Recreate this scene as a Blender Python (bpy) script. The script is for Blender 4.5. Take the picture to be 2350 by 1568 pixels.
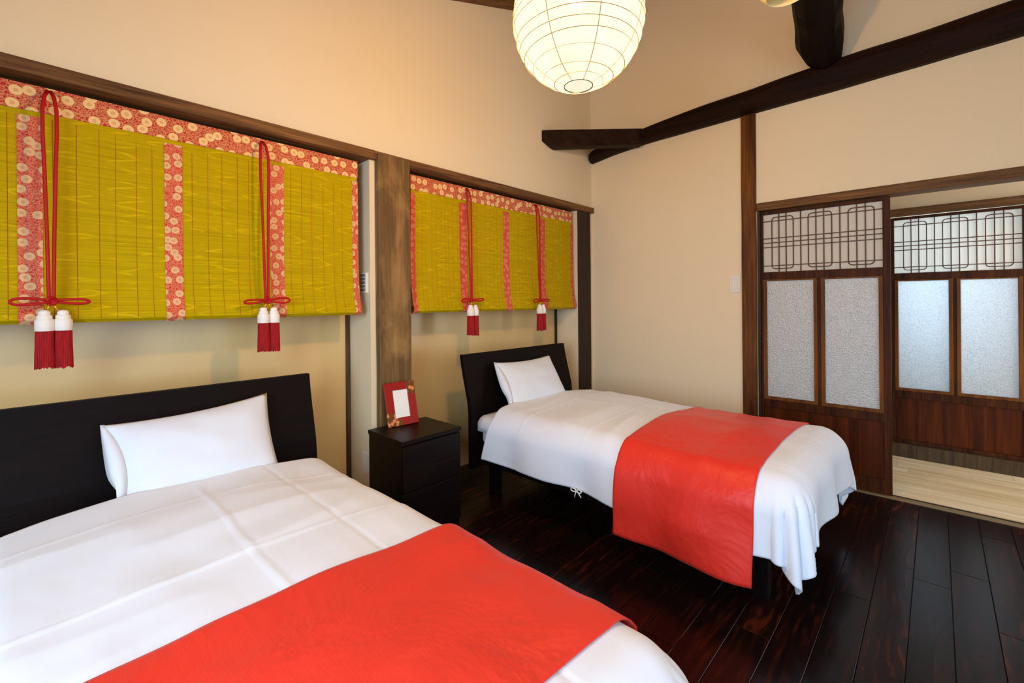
import bpy, bmesh, math, random
from mathutils import Vector, Matrix, noise
random.seed(7)
for o in list(bpy.data.objects): bpy.data.objects.remove(o)
S = bpy.context.scene
COL = S.collection

# ------------------------------------------------------------------ camera
YAW, ROLL, F = math.radians(43.13), math.radians(-0.486), 1041.3
CX, CY, CZ = -3.545, -2.31, 1.2
fw = Vector((math.cos(YAW), math.sin(YAW), 0)); r0 = Vector((math.sin(YAW), -math.cos(YAW), 0)); u0 = Vector((0, 0, 1))
rr = r0 * math.cos(ROLL) + u0 * math.sin(ROLL); uu = -r0 * math.sin(ROLL) + u0 * math.cos(ROLL)
cam = bpy.data.cameras.new('camera'); co = bpy.data.objects.new('camera', cam); COL.objects.link(co)
cam.sensor_width = 36; cam.lens = F / 2350 * 36; cam.shift_y = -(784 - 693.3) / 2350; cam.clip_start = 0.05
co.matrix_world = Matrix((( rr.x, uu.x, -fw.x, CX), (rr.y, uu.y, -fw.y, CY), (rr.z, uu.z, -fw.z, CZ), (0, 0, 0, 1)))
S.camera = co

# ------------------------------------------------------------------ world, lights, exposure
W = bpy.data.worlds.new('world'); S.world = W; W.use_nodes = True
W.node_tree.nodes['Background'].inputs[0].default_value = (0.75, 0.87, 1.0, 1); W.node_tree.nodes['Background'].inputs[1].default_value = 1.0
S.view_settings.view_transform = 'Standard'; S.view_settings.look = 'None'; S.view_settings.gamma = 1
S.view_settings.exposure = -0.08; S.view_settings.use_curve_mapping = False

def area(name, loc, direction, sx, sy, watts, col):
    l = bpy.data.lights.new(name, 'AREA'); l.shape = 'RECTANGLE'; l.size = sx; l.size_y = sy; l.energy = watts; l.color = col
    o = bpy.data.objects.new(name, l); COL.objects.link(o); o.location = loc
    o.rotation_euler = Vector(direction).to_track_quat('-Z', 'Z').to_euler(); return o
def point(name, loc, rad, watts, col):
    l = bpy.data.lights.new(name, 'POINT'); l.shadow_soft_size = rad; l.energy = watts; l.color = col
    o = bpy.data.objects.new(name, l); COL.objects.link(o); o.location = loc; return o
DAY = (0.60, 0.80, 1.0); WARM = (1.0, 0.60, 0.20)
area('daylight_window_near', (-3.1, -4.34, 1.25), (0.0, 1, -0.45), 2.4, 1.6, 32, DAY)
area('daylight_window_far', (-4.98, -2.3, 1.3), (1, 0.0, -0.85), 1.9, 1.4, 116, DAY)
area('daylight_hall', (0.55, -3.85, 1.2), (0, 1, 0), 0.7, 1.6, 24, (.96, .97, 1.0))
area('daylight_room_beyond', (1.62, -2.3, 1.62), (-1, 0.0, 0.05), 1.5, 0.35, 22, DAY)
LAMP = Vector((-2.264, -1.427, 2.154))
point('lantern_bulb_light', LAMP, 0.05, 122, WARM)
point('warm_fill_behind', (-4.2, -3.3, 2.3), 0.12, 7, WARM)  # added warm fill for the upper walls, no pendant hangs there

# ------------------------------------------------------------------ material helpers
def lin(c): return tuple(((v / 255) / 12.92 if v / 255 <= .04045 else ((v / 255 + .055) / 1.055) ** 2.4) for v in c) + (1,)
class NT:
    def __init__(s, name):
        s.m = bpy.data.materials.new(name); s.m.use_nodes = True; s.t = s.m.node_tree; s.n = s.t.nodes
        s.b = s.n['Principled BSDF']; s.out = s.n['Material Output']
        s.b.inputs['Specular IOR Level'].default_value = 0.3
    def add(s, typ, **kw):
        n = s.n.new(typ)
        for k, v in kw.items(): setattr(n, k, v)
        return n
    def link(s, a, b): s.t.links.new(a, b)
    def val(s, node, i, v):
        if hasattr(v, 'links') or hasattr(v, 'is_linked'): s.link(v, node.inputs[i])
        else: node.inputs[i].default_value = v
    def math(s, op, a, b=0.0, c=0.0):
        n = s.add('ShaderNodeMath', operation=op)
        for i, v in enumerate((a, b, c)): s.val(n, i, v)
        return n.outputs[0]
    def mix(s, f, a, b):
        n = s.add('ShaderNodeMix', data_type='RGBA'); s.val(n, 0, f); s.val(n, 6, a); s.val(n, 7, b); return n.outputs[2]
    def coord(s, which='Object', scale=(1, 1, 1), rnd=False):
        tc = s.add('ShaderNodeTexCoord'); mp = s.add('ShaderNodeMapping'); s.link(tc.outputs[which], mp.inputs[0]); mp.inputs['Scale'].default_value = scale
        if rnd:
            oi = s.add('ShaderNodeObjectInfo'); m = s.math('MULTIPLY', oi.outputs['Random'], 37.0)
            cx = s.add('ShaderNodeCombineXYZ'); s.link(m, cx.inputs[0]); s.link(m, cx.inputs[1]); s.link(m, cx.inputs[2]); s.link(cx.outputs[0], mp.inputs['Location'])
        return mp.outputs[0]
    def noise(s, vec, scale=5, detail=3, rough=.5, dist=0):
        n = s.add('ShaderNodeTexNoise'); s.link(vec, n.inputs['Vector']); n.inputs['Scale'].default_value = scale
        n.inputs['Detail'].default_value = detail; n.inputs['Roughness'].default_value = rough; n.inputs['Distortion'].default_value = dist; return n.outputs[0]
    def ramp(s, f, stops):
        n = s.add('ShaderNodeValToRGB'); s.link(f, n.inputs[0]); e = n.color_ramp.elements
        while len(e) > 1: e.remove(e[-1])
        e[0].position, e[0].color = stops[0]
        for p, c in stops[1:]:
            k = e.new(p); k.color = c
        return n.outputs[0]
    def bump(s, h, strength=.3, dist=.01):
        n = s.add('ShaderNodeBump'); s.link(h, n.inputs['Height']); n.inputs['Strength'].default_value = strength; n.inputs['Distance'].default_value = dist
        s.link(n.outputs[0], s.b.inputs['Normal']); return n.outputs[0]
    def set(s, **kw):
        for k, v in kw.items(): s.b.inputs[k.replace('_', ' ')].default_value = v
        return s

def wood(name, dark, light, axis=0, rough=.6, scale=1.0, spec=.3, knots=0.0, rnd=False, contrast=.3):
    t = NT(name); sc = [14 * scale] * 3; sc[axis] = 0.9 * scale
    v = t.coord('Object', sc, rnd); n = t.noise(v, 2.2, 6, .62, .6)
    c = t.ramp(n, [(.5 - contrast * .6, lin(dark)), (.5 + contrast * .6, lin(light))])
    sc2 = [60 * scale] * 3; sc2[axis] = 2.0 * scale; g = t.noise(t.coord('Object', sc2, rnd), 2, 3, .6)
    c2 = t.mix(t.ramp(g, [(.35, (.0, .0, .0, 1)), (.65, (.5, .5, .5, 1))]), c, lin(dark))
    if knots:
        b = t.noise(t.coord('Object', [3 * scale if i != axis else 1.4 * scale for i in range(3)]), 2.3, 4, .6, .4)
        c2 = t.mix(t.ramp(b, [(.5, (0, 0, 0, 1)), (.66, (knots, knots, knots, 1))]), c2, lin([min(255, int(q * 1.35 + 14)) for q in light]))
    t.link(c2, t.b.inputs['Base Color']); t.b.inputs['Roughness'].default_value = rough; t.b.inputs['Specular IOR Level'].default_value = spec
    t.bump(g, .25, .004); return t.m

def cloth(name, col, bumpscale=500, rough=.85, sheen=0.3, wr=6.0, wstr=.12, spec=.15):
    t = NT(name); t.b.inputs['Base Color'].default_value = lin(col); t.set(Roughness=rough, Sheen_Weight=sheen); t.b.inputs['Specular IOR Level'].default_value = spec
    v = t.coord('Object', (1, .6, 1)); n1 = t.noise(v, wr, 2.5, .5, .2); t.bump(n1, wstr, .05); return t.m

def plaster(name, col):
    t = NT(name); v = t.coord('Object'); n = t.noise(v, 1.2, 4, .6)
    a = lin(col); b = lin([c - 5 for c in col]); t.link(t.mix(n, a, b), t.b.inputs['Base Color']); t.set(Roughness=.9)
    t.bump(t.noise(v, 160, 2), .06, .002); return t.m

M = {}
M['plaster'] = plaster('wall_plaster', (238, 220, 186))
M['plaster_pale'] = plaster('reveal_plaster', (226, 222, 214))
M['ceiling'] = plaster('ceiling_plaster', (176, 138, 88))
# satin panel at the back of each recess
t = NT('satin_panel'); t.b.inputs['Base Color'].default_value = lin((224, 192, 132)); t.set(Roughness=.28); t.b.inputs['Specular IOR Level'].default_value = .7; M['satin'] = t.m
M['rail'] = wood('weathered_rail_wood', (66, 38, 16), (150, 104, 56), 0, .6)
M['rail_y'] = wood('weathered_lintel_wood', (62, 36, 12), (134, 90, 40), 1, .6)
M['pillar'] = wood('scraped_pillar_wood', (84, 60, 30), (142, 108, 62), 2, .6, .6, knots=.35)
M['post_dark'] = wood('dark_post_wood', (26, 14, 8), (62, 38, 20), 2, .5)
M['post'] = wood('amber_post_wood', (58, 26, 6), (128, 76, 22), 2, .45, .8, .2)
M['beam'] = wood('smoked_beam_wood', (14, 5, 3), (50, 22, 11), 1, .6, .6, .12)
M['log'] = wood('smoked_log_wood', (9, 4, 2), (24, 11, 6), 0, .6, .5, .1)
M['brace'] = wood('smoked_brace_wood', (26, 13, 6), (56, 32, 14), 0, .6, .6, .12)
M['door'] = wood('reddish_door_wood', (42, 18, 5), (92, 48, 17), 2, .5, 1, .1)
M['door_bead'] = wood('amber_bead_wood', (78, 42, 12), (142, 88, 34), 2, .5, 1, .12)
M['door_board'] = wood('red_board_wood', (48, 17, 3), (108, 50, 12), 2, .5, .5, .1, rnd=True, contrast=.45)
M['lattice'] = NT('dark_lattice_wood').set(Roughness=.5).m; M['lattice'].node_tree.nodes['Principled BSDF'].inputs['Base Color'].default_value = lin((88, 54, 26))
M['strip'] = wood('thin_strip_wood', (50, 34, 18), (98, 76, 46), 2, .6)
M['bed'] = wood('espresso_bed_wood', (12, 5, 5), (20, 9, 8), 0, .55, .6, .10)
M['stand'] = wood('espresso_stand_wood', (12, 6, 5), (24, 12, 9), 0, .42, .6, .2)
def floorwood():
    t = NT('rosewood_floor'); oi = t.add('ShaderNodeObjectInfo')
    v = t.coord('Object', (1.4, 12, 12), True); n = t.noise(v, 1.6, 5, .6, 2.2)
    wv = t.add('ShaderNodeTexWave', wave_type='RINGS'); t.link(t.coord('Object', (.9, 5, 5), True), wv.inputs[0]); wv.inputs['Scale'].default_value = 2; wv.inputs['Distortion'].default_value = 14; wv.inputs['Detail'].default_value = 3
    f = t.math('ADD', t.math('MULTIPLY', n, .78), t.math('MULTIPLY', wv.outputs['Fac'], .2))
    c = t.ramp(f, [(.25, lin((14, 7, 6))), (.55, lin((34, 15, 10))), (.78, lin((98, 38, 18)))])
    c = t.mix(t.ramp(oi.outputs['Random'], [(.0, (.85, .85, .85, 1)), (.55, (.6, .6, .6, 1)), (.8, (.12, .12, .12, 1)), (1, (0, 0, 0, 1))]), c, lin((17, 10, 9)))
    t.link(c, t.b.inputs['Base Color']); t.set(Roughness=.24); t.b.inputs['Specular IOR Level'].default_value = .22
    t.bump(n, .05, .003); return t.m
M['floor'] = floorwood()
def oak():
    t = NT('pale_oak_floor'); oi = t.add('ShaderNodeObjectInfo'); v = t.coord('Object', (14, .8, 14), True); n = t.noise(v, 2, 4, .6, .4)
    c = t.mix(oi.outputs['Random'], t.ramp(n, [(.3, lin((214, 190, 146))), (.7, lin((244, 230, 198)))]), t.ramp(n, [(.3, lin((186, 156, 106))), (.7, lin((226, 204, 158)))]))
    t.link(c, t.b.inputs['Base Color']); t.set(Roughness=.45); return t.m
M['oak'] = oak()
M['sheet'] = cloth('white_cotton', (228, 234, 246), wr=7, wstr=.10)
M['pillowcase'] = cloth('white_pillowcase', (220, 226, 236), wr=4, wstr=.12)
M['pad'] = cloth('mattress_ticking', (232, 230, 232), wr=8, wstr=.1)
def satin_red():
    t = NT('red_runner_satin'); v = t.coord('Object'); n = t.noise(v, 3.5, 4, .6, .5)
    c = t.mix(n, lin((230, 56, 42)), lin((216, 44, 32))); t.link(c, t.b.inputs['Base Color'])
    t.set(Roughness=.46, Sheen_Weight=.22, Sheen_Roughness=.4); t.b.inputs['Sheen Tint'].default_value = lin((255, 150, 130)); t.b.inputs['Specular IOR Level'].default_value = .35
    w1 = t.noise(t.coord('Object', (90, 8, 8)), 3, 2); h = t.math('ADD', t.math('MULTIPLY', n, 1.0), t.math('MULTIPLY', w1, .025)); t.bump(h, .36, .045); return t.m
M['runner'] = satin_red()
def flat(name, col, rough=.5, metal=0, spec=.3):
    t = NT(name); t.b.inputs['Base Color'].default_value = lin(col); t.set(Roughness=rough, Metallic=metal); t.b.inputs['Specular IOR Level'].default_value = spec; return t.m
M['cord'] = flat('red_cord', (178, 14, 18), .55); M['cap'] = flat('white_tassel_cap', (240, 234, 226), .7); M['gold'] = flat('gold_ring', (222, 170, 60), .3, .8)
def fringe():
    t = NT('red_fringe'); n = t.noise(t.coord('Object', (220, 220, 6)), 3, 3); t.link(t.ramp(n, [(.3, lin((120, 4, 10))), (.7, lin((186, 12, 22)))]), t.b.inputs['Base Color']); t.set(Roughness=.7); t.bump(n, .5, .003); return t.m
M['fringe'] = fringe()
M['plastic'] = flat('white_plastic', (232, 226, 214), .4); M['plastic_dark'] = flat('grey_louvre', (120, 118, 112), .5)
M['hem'] = flat('white_thread', (246, 246, 248), .8)
M['cream'] = flat('cream_band', (226, 206, 150), .6)
M['metal'] = flat('brushed_track', (150, 130, 96), .4, .3)
M['paperwhite'] = flat('white_insert_card', (236, 236, 232), .6)
def bamboo():
    t = NT('green_bamboo_slivers'); tc = t.add('ShaderNodeTexCoord'); sp = t.add('ShaderNodeSeparateXYZ'); t.link(tc.outputs['Object'], sp.inputs[0])
    x, z = sp.outputs[0], sp.outputs[2]
    sl = t.noise(t.coord('Object', (1.2, 1, 130)), 2.4, 2)
    base = t.ramp(sl, [(.25, lin((150, 136, 0))), (.5, lin((188, 164, 0))), (.78, lin((216, 184, 0)))])
    big = t.noise(t.coord('Object', (1.2, 1, 2)), 2.0, 2); base = t.mix(t.math('MULTIPLY', big, .6), base, lin((186, 150, 2)))
    # short zig-zag streaks woven into the slivers: one chevron per cell of a broken grid
    row = t.math('FLOOR', t.math('DIVIDE', z, .056)); w1_ = t.add('ShaderNodeTexWhiteNoise', noise_dimensions='1D'); t.link(row, w1_.inputs['W'])
    nl = t.noise(t.coord('Object', (2.2, 1, 3)), 2, 2)
    tri = t.math('PINGPONG', t.math('ADD', z, t.math('MULTIPLY', nl, .03)), .027)      # 0 .. .021
    xs = t.math('ADD', t.math('SUBTRACT', x, t.math('MULTIPLY', tri, 4.6)), t.math('MULTIPLY', nl, .25))
    q_ = t.math('DIVIDE', xs, .155); cell = t.math('FLOOR', q_); dd = t.math('ABSOLUTE', t.math('SUBTRACT', t.math('FRACT', q_), .5))
    line = t.ramp(dd, [(.03, (1, 1, 1, 1)), (.13, (0, 0, 0, 1))])
    msk = t.ramp(t.noise(t.coord('Object', (7, 1, 11)), 1.5, 2), [(.47, (0, 0, 0, 1)), (.60, (1, 1, 1, 1))])
    f = t.math('MULTIPLY', t.math('MULTIPLY', line, msk), .6); c = t.mix(f, base, lin((228, 194, 4)))
    t.link(c, t.b.inputs['Base Color']); t.set(Roughness=.6); t.b.inputs['Specular IOR Level'].default_value = .08; t.bump(t.noise(t.coord('Object', (.5, 1, 260)), 2, 1), .5, .004); return t.m
M['bamboo'] = bamboo()
def brocade(name='red_brocade', s=1.0, red=(186, 16, 6), cream=(244, 206, 136)):
    t = NT(name); tc = t.add('ShaderNodeTexCoord'); sp = t.add('ShaderNodeSeparateXYZ'); t.link(tc.outputs['Object'], sp.inputs[0]); cbx = t.add('ShaderNodeCombineXYZ'); t.link(t.math('MULTIPLY', sp.outputs[0], s), cbx.inputs[0]); t.link(t.math('MULTIPLY', sp.outputs[2], s), cbx.inputs[1]); v = cbx.outputs[0]; nz = t.add('ShaderNodeTexNoise'); t.link(v, nz.inputs['Vector']); nz.inputs['Scale'].default_value = 22
    va = t.add('ShaderNodeVectorMath', operation='MULTIPLY_ADD'); t.link(nz.outputs['Color'], va.inputs[0]); va.inputs[1].default_value = (.005, .005, 0); t.link(v, va.inputs[2])
    vo = t.add('ShaderNodeTexVoronoi', feature='F1', voronoi_dimensions='2D'); t.link(va.outputs[0], vo.inputs['Vector']); vo.inputs['Scale'].default_value = 19; vo.inputs['Randomness'].default_value = .62
    d = vo.outputs['Distance']; 
    fl = t.ramp(d, [(0, (.75, .75, .75, 1)), (.05, (.75, .75, .75, 1)), (.08, (.45, .45, .45, 1)), (.13, (.9, .9, .9, 1)), (.31, (.95, .95, .95, 1)), (.35, (0, 0, 0, 1))])
    v2 = t.add('ShaderNodeTexVoronoi', feature='DISTANCE_TO_EDGE', voronoi_dimensions='2D'); t.link(va.outputs[0], v2.inputs['Vector']); v2.inputs['Scale'].default_value = 70
    scroll = t.math('GREATER_THAN', .085, v2.outputs['Distance'])
    wv = t.add('ShaderNodeTexWave', wave_type='RINGS'); t.link(va.outputs[0], wv.inputs[0]); wv.inputs['Scale'].default_value = 30; wv.inputs['Distortion'].default_value = 14; wv.inputs['Detail Scale'].default_value = 2.5
    sw = t.math('GREATER_THAN', wv.outputs['Fac'], .62)
    sc = t.math('MAXIMUM', t.math('MULTIPLY', scroll, .28), t.math('MULTIPLY', sw, .42)); f = t.math('MAXIMUM', fl, sc)
    c = t.mix(f, lin(red), lin(cream)); t.link(c, t.b.inputs['Base Color']); t.set(Roughness=.5, Sheen_Weight=.2); t.bump(f, .25, .002); return t.m
M['brocade'] = brocade(); M['brocade_v'] = brocade('salmon_brocade', 1.2, (204, 34, 20), (226, 186, 132)); M['brocade_red'] = brocade('red_small_brocade', 1.3, (204, 52, 36), (222, 126, 92))
def paper():
    t = NT('lantern_paper'); v = t.coord('Object'); n = t.noise(v, 9, 6, .7, 1.2)
    tr = t.add('ShaderNodeBsdfTransparent'); tr.inputs[0].default_value = lin((255, 246, 226))
    em = t.add('ShaderNodeEmission'); t.link(t.ramp(n, [(.3, lin((255, 226, 176))), (.65, lin((255, 240, 216)))]), em.inputs[0]); em.inputs[1].default_value = .86
    tl = t.add('ShaderNodeBsdfTranslucent'); tl.inputs[0].default_value = (.02, .03, .06, 1)
    a = t.add('ShaderNodeAddShader'); t.link(em.outputs[0], a.inputs[0]); t.link(tl.outputs[0], a.inputs[1])
    mx = t.add('ShaderNodeMixShader'); mx.inputs[0].default_value = .62; t.link(tr.outputs[0], mx.inputs[1]); t.link(a.outputs[0], mx.inputs[2]); t.link(mx.outputs[0], t.out.inputs[0]); return t.m
M['lantern'] = paper()
M['rib'] = flat('lantern_rib', (176, 128, 66), .6); M['wire'] = flat('dark_wire', (50, 42, 24), .5)
def disc():
    t = NT('glowing_disc'); t.b.inputs['Emission Color'].default_value = lin((255, 246, 216)); t.b.inputs['Emission Strength'].default_value = 1.0; t.b.inputs['Base Color'].default_value = (.1, .1, .1, 1); return t.m
M['disc'] = disc()
def bulb():
    t = NT('lit_bulb'); t.b.inputs['Emission Color'].default_value = lin((255, 236, 200)); t.b.inputs['Emission Strength'].default_value = .6; t.b.inputs['Base Color'].default_value = (.02, .02, .02, 1); t.b.inputs['Specular IOR Level'].default_value = 0; return t.m
M['bulb'] = bulb()
def frosted(name, col, bs):
    t = NT(name); v = t.coord('Object'); vo = t.add('ShaderNodeTexVoronoi'); t.link(v, vo.inputs['Vector']); vo.inputs['Scale'].default_value = bs
    n = t.noise(v, bs * 1.4, 2); h = t.math('ADD', vo.outputs['Distance'], n)
    tl = t.add('ShaderNodeBsdfTranslucent'); df = t.add('ShaderNodeBsdfDiffuse'); gl = t.add('ShaderNodeBsdfGlossy'); gl.inputs['Roughness'].default_value = .34
    cc = t.ramp(h, [(.4, lin([int(c * .80) for c in col])), (1.15, lin(col))])
    t.link(cc, tl.inputs[0]); t.link(cc, df.inputs[0])
    m1 = t.add('ShaderNodeMixShader'); m1.inputs[0].default_value = .35; t.link(tl.outputs[0], m1.inputs[1]); t.link(df.outputs[0], m1.inputs[2])
    m2 = t.add('ShaderNodeMixShader'); m2.inputs[0].default_value = .12; t.link(m1.outputs[0], m2.inputs[1]); t.link(gl.outputs[0], m2.inputs[2])
    bp = t.add('ShaderNodeBump'); t.link(h, bp.inputs['Height']); bp.inputs['Strength'].default_value = .5; bp.inputs['Distance'].default_value = .004; t.link(bp.outputs[0], gl.inputs['Normal']); t.link(bp.outputs[0], df.inputs['Normal'])
    t.link(m2.outputs[0], t.out.inputs[0]); return t.m
M['glass'] = frosted('frosted_glass', (236, 240, 242), 130)
def washi():
    t = NT('white_screen_paper'); tl = t.add('ShaderNodeBsdfTranslucent'); df = t.add('ShaderNodeBsdfDiffuse'); tl.inputs[0].default_value = lin((240, 236, 228)); df.inputs[0].default_value = lin((240, 234, 224))
    m1 = t.add('ShaderNodeMixShader'); m1.inputs[0].default_value = .55; t.link(tl.outputs[0], m1.inputs[1]); t.link(df.outputs[0], m1.inputs[2]); t.link(m1.outputs[0], t.out.inputs[0]); return t.m
M['washi'] = washi()
def framemat():
    t = NT('red_flowered_frame'); tc = t.add('ShaderNodeTexCoord'); sp = t.add('ShaderNodeSeparateXYZ'); t.link(tc.outputs['Object'], sp.inputs[0])
    x, z = sp.outputs[0], sp.outputs[2]
    def near(cx, cz, r): 
        return t.math('LESS_THAN', t.math('SQRT', t.math('ADD', t.math('POWER', t.math('SUBTRACT', x, cx), 2), t.math('POWER', t.math('SUBTRACT', z, cz), 2))), r)
    vo = t.add('ShaderNodeTexVoronoi'); t.link(tc.outputs['Object'], vo.inputs['Vector']); vo.inputs['Scale'].default_value = 42
    pet = t.ramp(vo.outputs['Distance'], [(0, lin((90, 20, 10))), (.12, lin((226, 150, 96))), (.4, lin((206, 120, 60))), (.5, lin((110, 60, 14)))])
    m = t.math('MAXIMUM', near(.078, .205, .042), t.math('MAXIMUM', near(-.075, .03, .045), near(-.03, .008, .03)))
    c = t.mix(m, lin((150, 18, 14)), pet); t.link(c, t.b.inputs['Base Color']); t.set(Roughness=.35); return t.m
M['picframe'] = framemat()

# ------------------------------------------------------------------ geometry helpers
def obj(name, bm, mat, parent=None, smooth=False, loc=None):
    me = bpy.data.meshes.new(name)
    if isinstance(bm, bmesh.types.BMesh):
        bmesh.ops.recalc_face_normals(bm, faces=bm.faces); bm.to_mesh(me); bm.free()
    else: me.from_pydata(bm[0], [], bm[1])
    if smooth: me.polygons.foreach_set('use_smooth', [True] * len(me.polygons))
    me.materials.append(mat); o = bpy.data.objects.new(name, me); COL.objects.link(o)
    if loc is not None: o.location = loc
    if parent is not None: o.parent = parent
    return o
def box(bm, x0, x1, y0, y1, z0, z1, bev=0.0, seg=1):
    r = bmesh.ops.create_cube(bm, size=1.0); vs = r['verts']
    for v in vs: v.co = Vector(((x0 + x1) / 2 + v.co.x * (x1 - x0), (y0 + y1) / 2 + v.co.y * (y1 - y0), (z0 + z1) / 2 + v.co.z * (z1 - z0)))
    if bev:
        es = {e for v in vs for e in v.link_edges}; bmesh.ops.bevel(bm, geom=list(es), offset=bev, segments=seg, affect='EDGES', profile=.5)
    return bm
def bx(*a, **k): return box(bmesh.new(), *a, **k)
def pbox(name, mat, parent, x0, x1, y0, y1, z0, z1, bev=0.0, seg=1):   # box whose origin is its own centre
    c = Vector(((x0 + x1) / 2, (y0 + y1) / 2, (z0 + z1) / 2)); hx, hy, hz = (x1 - x0) / 2, (y1 - y0) / 2, (z1 - z0) / 2
    base = Vector((0, 0, 0)) if parent is None else parent.location
    return obj(name, bx(-hx, hx, -hy, hy, -hz, hz, bev=bev, seg=seg), mat, parent, loc=c - base if parent is None or parent.parent is None else c)
def tube(bm, pts, rad, n=8, closed=False, cap=True):
    pts = [Vector(p) for p in pts]; N = len(pts); rings = []
    rads = rad if hasattr(rad, '__len__') else [rad] * N
    tan = []
    for i in range(N):
        a = pts[(i - 1) % N] if (closed or i > 0) else pts[i]; b = pts[(i + 1) % N] if (closed or i < N - 1) else pts[i]; tan.append((b - a).normalized())
    up = Vector((0, 0, 1)) if abs(tan[0].z) < .9 else Vector((1, 0, 0)); nrm = (up - tan[0] * up.dot(tan[0])).normalized()
    for i in range(N):
        nrm = (nrm - tan[i] * nrm.dot(tan[i])).normalized(); bi = tan[i].cross(nrm)
        rings.append([bm.verts.new(pts[i] + (nrm * math.cos(2 * math.pi * k / n) + bi * math.sin(2 * math.pi * k / n)) * rads[i]) for k in range(n)])
    for i in range(N if closed else N - 1):
        a, b = rings[i], rings[(i + 1) % N]
        for k in range(n): bm.faces.new((a[k], a[(k + 1) % n], b[(k + 1) % n], b[k]))
    if cap and not closed:
        bm.faces.new(rings[0][::-1]); bm.faces.new(rings[-1])
    return bm
def lathe(bm, prof, n=24, c=(0, 0, 0), mod=None):
    rings = []
    for j, (r, z) in enumerate(prof):
        rings.append([bm.verts.new((c[0] + r * (mod(k, j) if mod else 1) * math.cos(2 * math.pi * k / n), c[1] + r * (mod(k, j) if mod else 1) * math.sin(2 * math.pi * k / n), c[2] + z)) for k in range(n)])
    for a, b in zip(rings, rings[1:]):
        for k in range(n): bm.faces.new((a[k], a[(k + 1) % n], b[(k + 1) % n], b[k]))
    return bm, rings
def prism(bm, poly, axis, a, b):   # polygon in the two other axes, extruded along axis
    def P(p, t):
        return {0: (t, p[0], p[1]), 1: (p[0], t, p[1]), 2: (p[0], p[1], t)}[axis]
    A = [bm.verts.new(P(p, a)) for p in poly]; B = [bm.verts.new(P(p, b)) for p in poly]; n = len(poly)
    bm.faces.new(A); bm.faces.new(B[::-1])
    for i in range(n): bm.faces.new((A[i], B[i], B[(i + 1) % n], A[(i + 1) % n]))
    return bm
def empty(name, loc=(0, 0, 0)):
    o = bpy.data.objects.new(name, None); o.empty_display_size = .1; COL.objects.link(o); o.location = loc; return o
def tag(o, label, cat, group=None):
    o['label'] = label; o['category'] = cat
    if group: o['group'] = group
    return o
def struct(o, label=None):
    o['kind'] = 'structure'
    if label: o['label'] = label
    return o
def copy_tree(o, parent=None):
    c = o.copy(); COL.objects.link(c)
    if parent: c.parent = parent
    for ch in o.children: copy_tree(ch, c)
    return c

# ------------------------------------------------------------------ room shell
XL, YN = -4.9, -4.25          # far-left wall and near wall (behind the camera)
fl = struct(obj('floor', bx(XL, 0.0, YN, 0.30, -.06, -.014), M['stand']), 'dark glossy rosewood plank floor of the bedroom')
BW = .118; shared = {}
ny = int(abs(YN - 0.28) / BW) + 1
for j in range(ny):
    y1 = 0.25 - j * BW; y0 = y1 - BW
    if y0 < YN: break
    x = -random.uniform(0.0, .9); cuts = [0.0]
    while x > XL: cuts.append(x); x -= 0.91
    cuts.append(XL)
    for a, b in zip(cuts, cuts[1:]):
        L = round(a - b, 3)
        if L < .02: continue
        c = obj('floor_board', bx(-L / 2 + .0008, L / 2 - .0008, -BW / 2 + .0008, BW / 2 - .0008, -.014, 0.0, bev=.0012), M['floor'], fl, loc=((a + b) / 2, (y0 + y1) / 2, 0))
# hall floor of pale oak, boards running along y
hf = struct(obj('floor_hall', bx(.02, .98, -3.95, -.6, -.06, -.012), M['stand']), 'pale oak floor of the hall')
for i in range(7):
    x0 = .062 + i * .1315; y = -.6 - random.uniform(.1, .8); cuts = [-.6]
    while y > -3.95: cuts.append(y); y -= .9
    cuts.append(-3.95)
    for a, b in zip(cuts, cuts[1:]):
        L = a - b
        obj('oak_board', bx(-.065, .065, -L / 2 + .0006, L / 2 - .0006, -.012, .001, bev=.001), M['oak'], hf, loc=(x0 + .066, (a + b) / 2, 0))
# left wall (window wall): upper plaster, recess reveals
REC = .245
bm = bmesh.new()
def ceil_z(x): return max(2.62, 3.295 + .347 * (x + 1.647))
knee = -1.647 + (2.62 - 3.295) / .347
prism(bm, [(XL, 2.03), (0.12, 2.03), (0.12, 4.3), (XL, 4.3)], 1, 0.0, .30)
box(bm, -2.236, -1.99, 0.0, .30, 0, 2.035)       # pier between the recesses
box(bm, -.224, .12, 0.0, .30, 0, 2.035)          # pier at the corner
box(bm, XL, -4.02, 0.0, .30, 0, 2.035)
struct(obj('wall_left', bm, M['plaster']), 'cream plaster wall above and between the blinds')
struct(obj('wall_left_recess', bx(-4.02, -2.236, REC, .31, 0, 2.03), M['satin']), 'satin cream panel under the larger blind, behind the near bed')
struct(obj('wall_left_recess', bx(-1.99, -.224, REC, .31, 0, 2.03), M['satin']), 'satin cream panel under the smaller looking blind, behind the far bed')
struct(obj('trim_1', bx(-2.262, -2.237, REC - .012, REC + .01, 0, 2.03, bev=.002), M['strip']), 'thin dark wood strip at the edge of the near recess')
struct(obj('trim_2', bx(-.252, -.226, REC - .012, REC + .01, 0, 2.03, bev=.002), M['post_dark']), 'thin dark wood strip at the edge of the far recess')
struct(obj('trim_3', bx(-4.6, -2.215, -.03, .26, 2.003, 2.053, bev=.004, seg=2), M['rail']), 'weathered wood rail over the near blind')
struct(obj('trim_4', bx(-2.215, -.002, -.028, .26, 2.003, 2.052, bev=.004, seg=2), M['rail']), 'weathered wood rail over the far blind')
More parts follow.
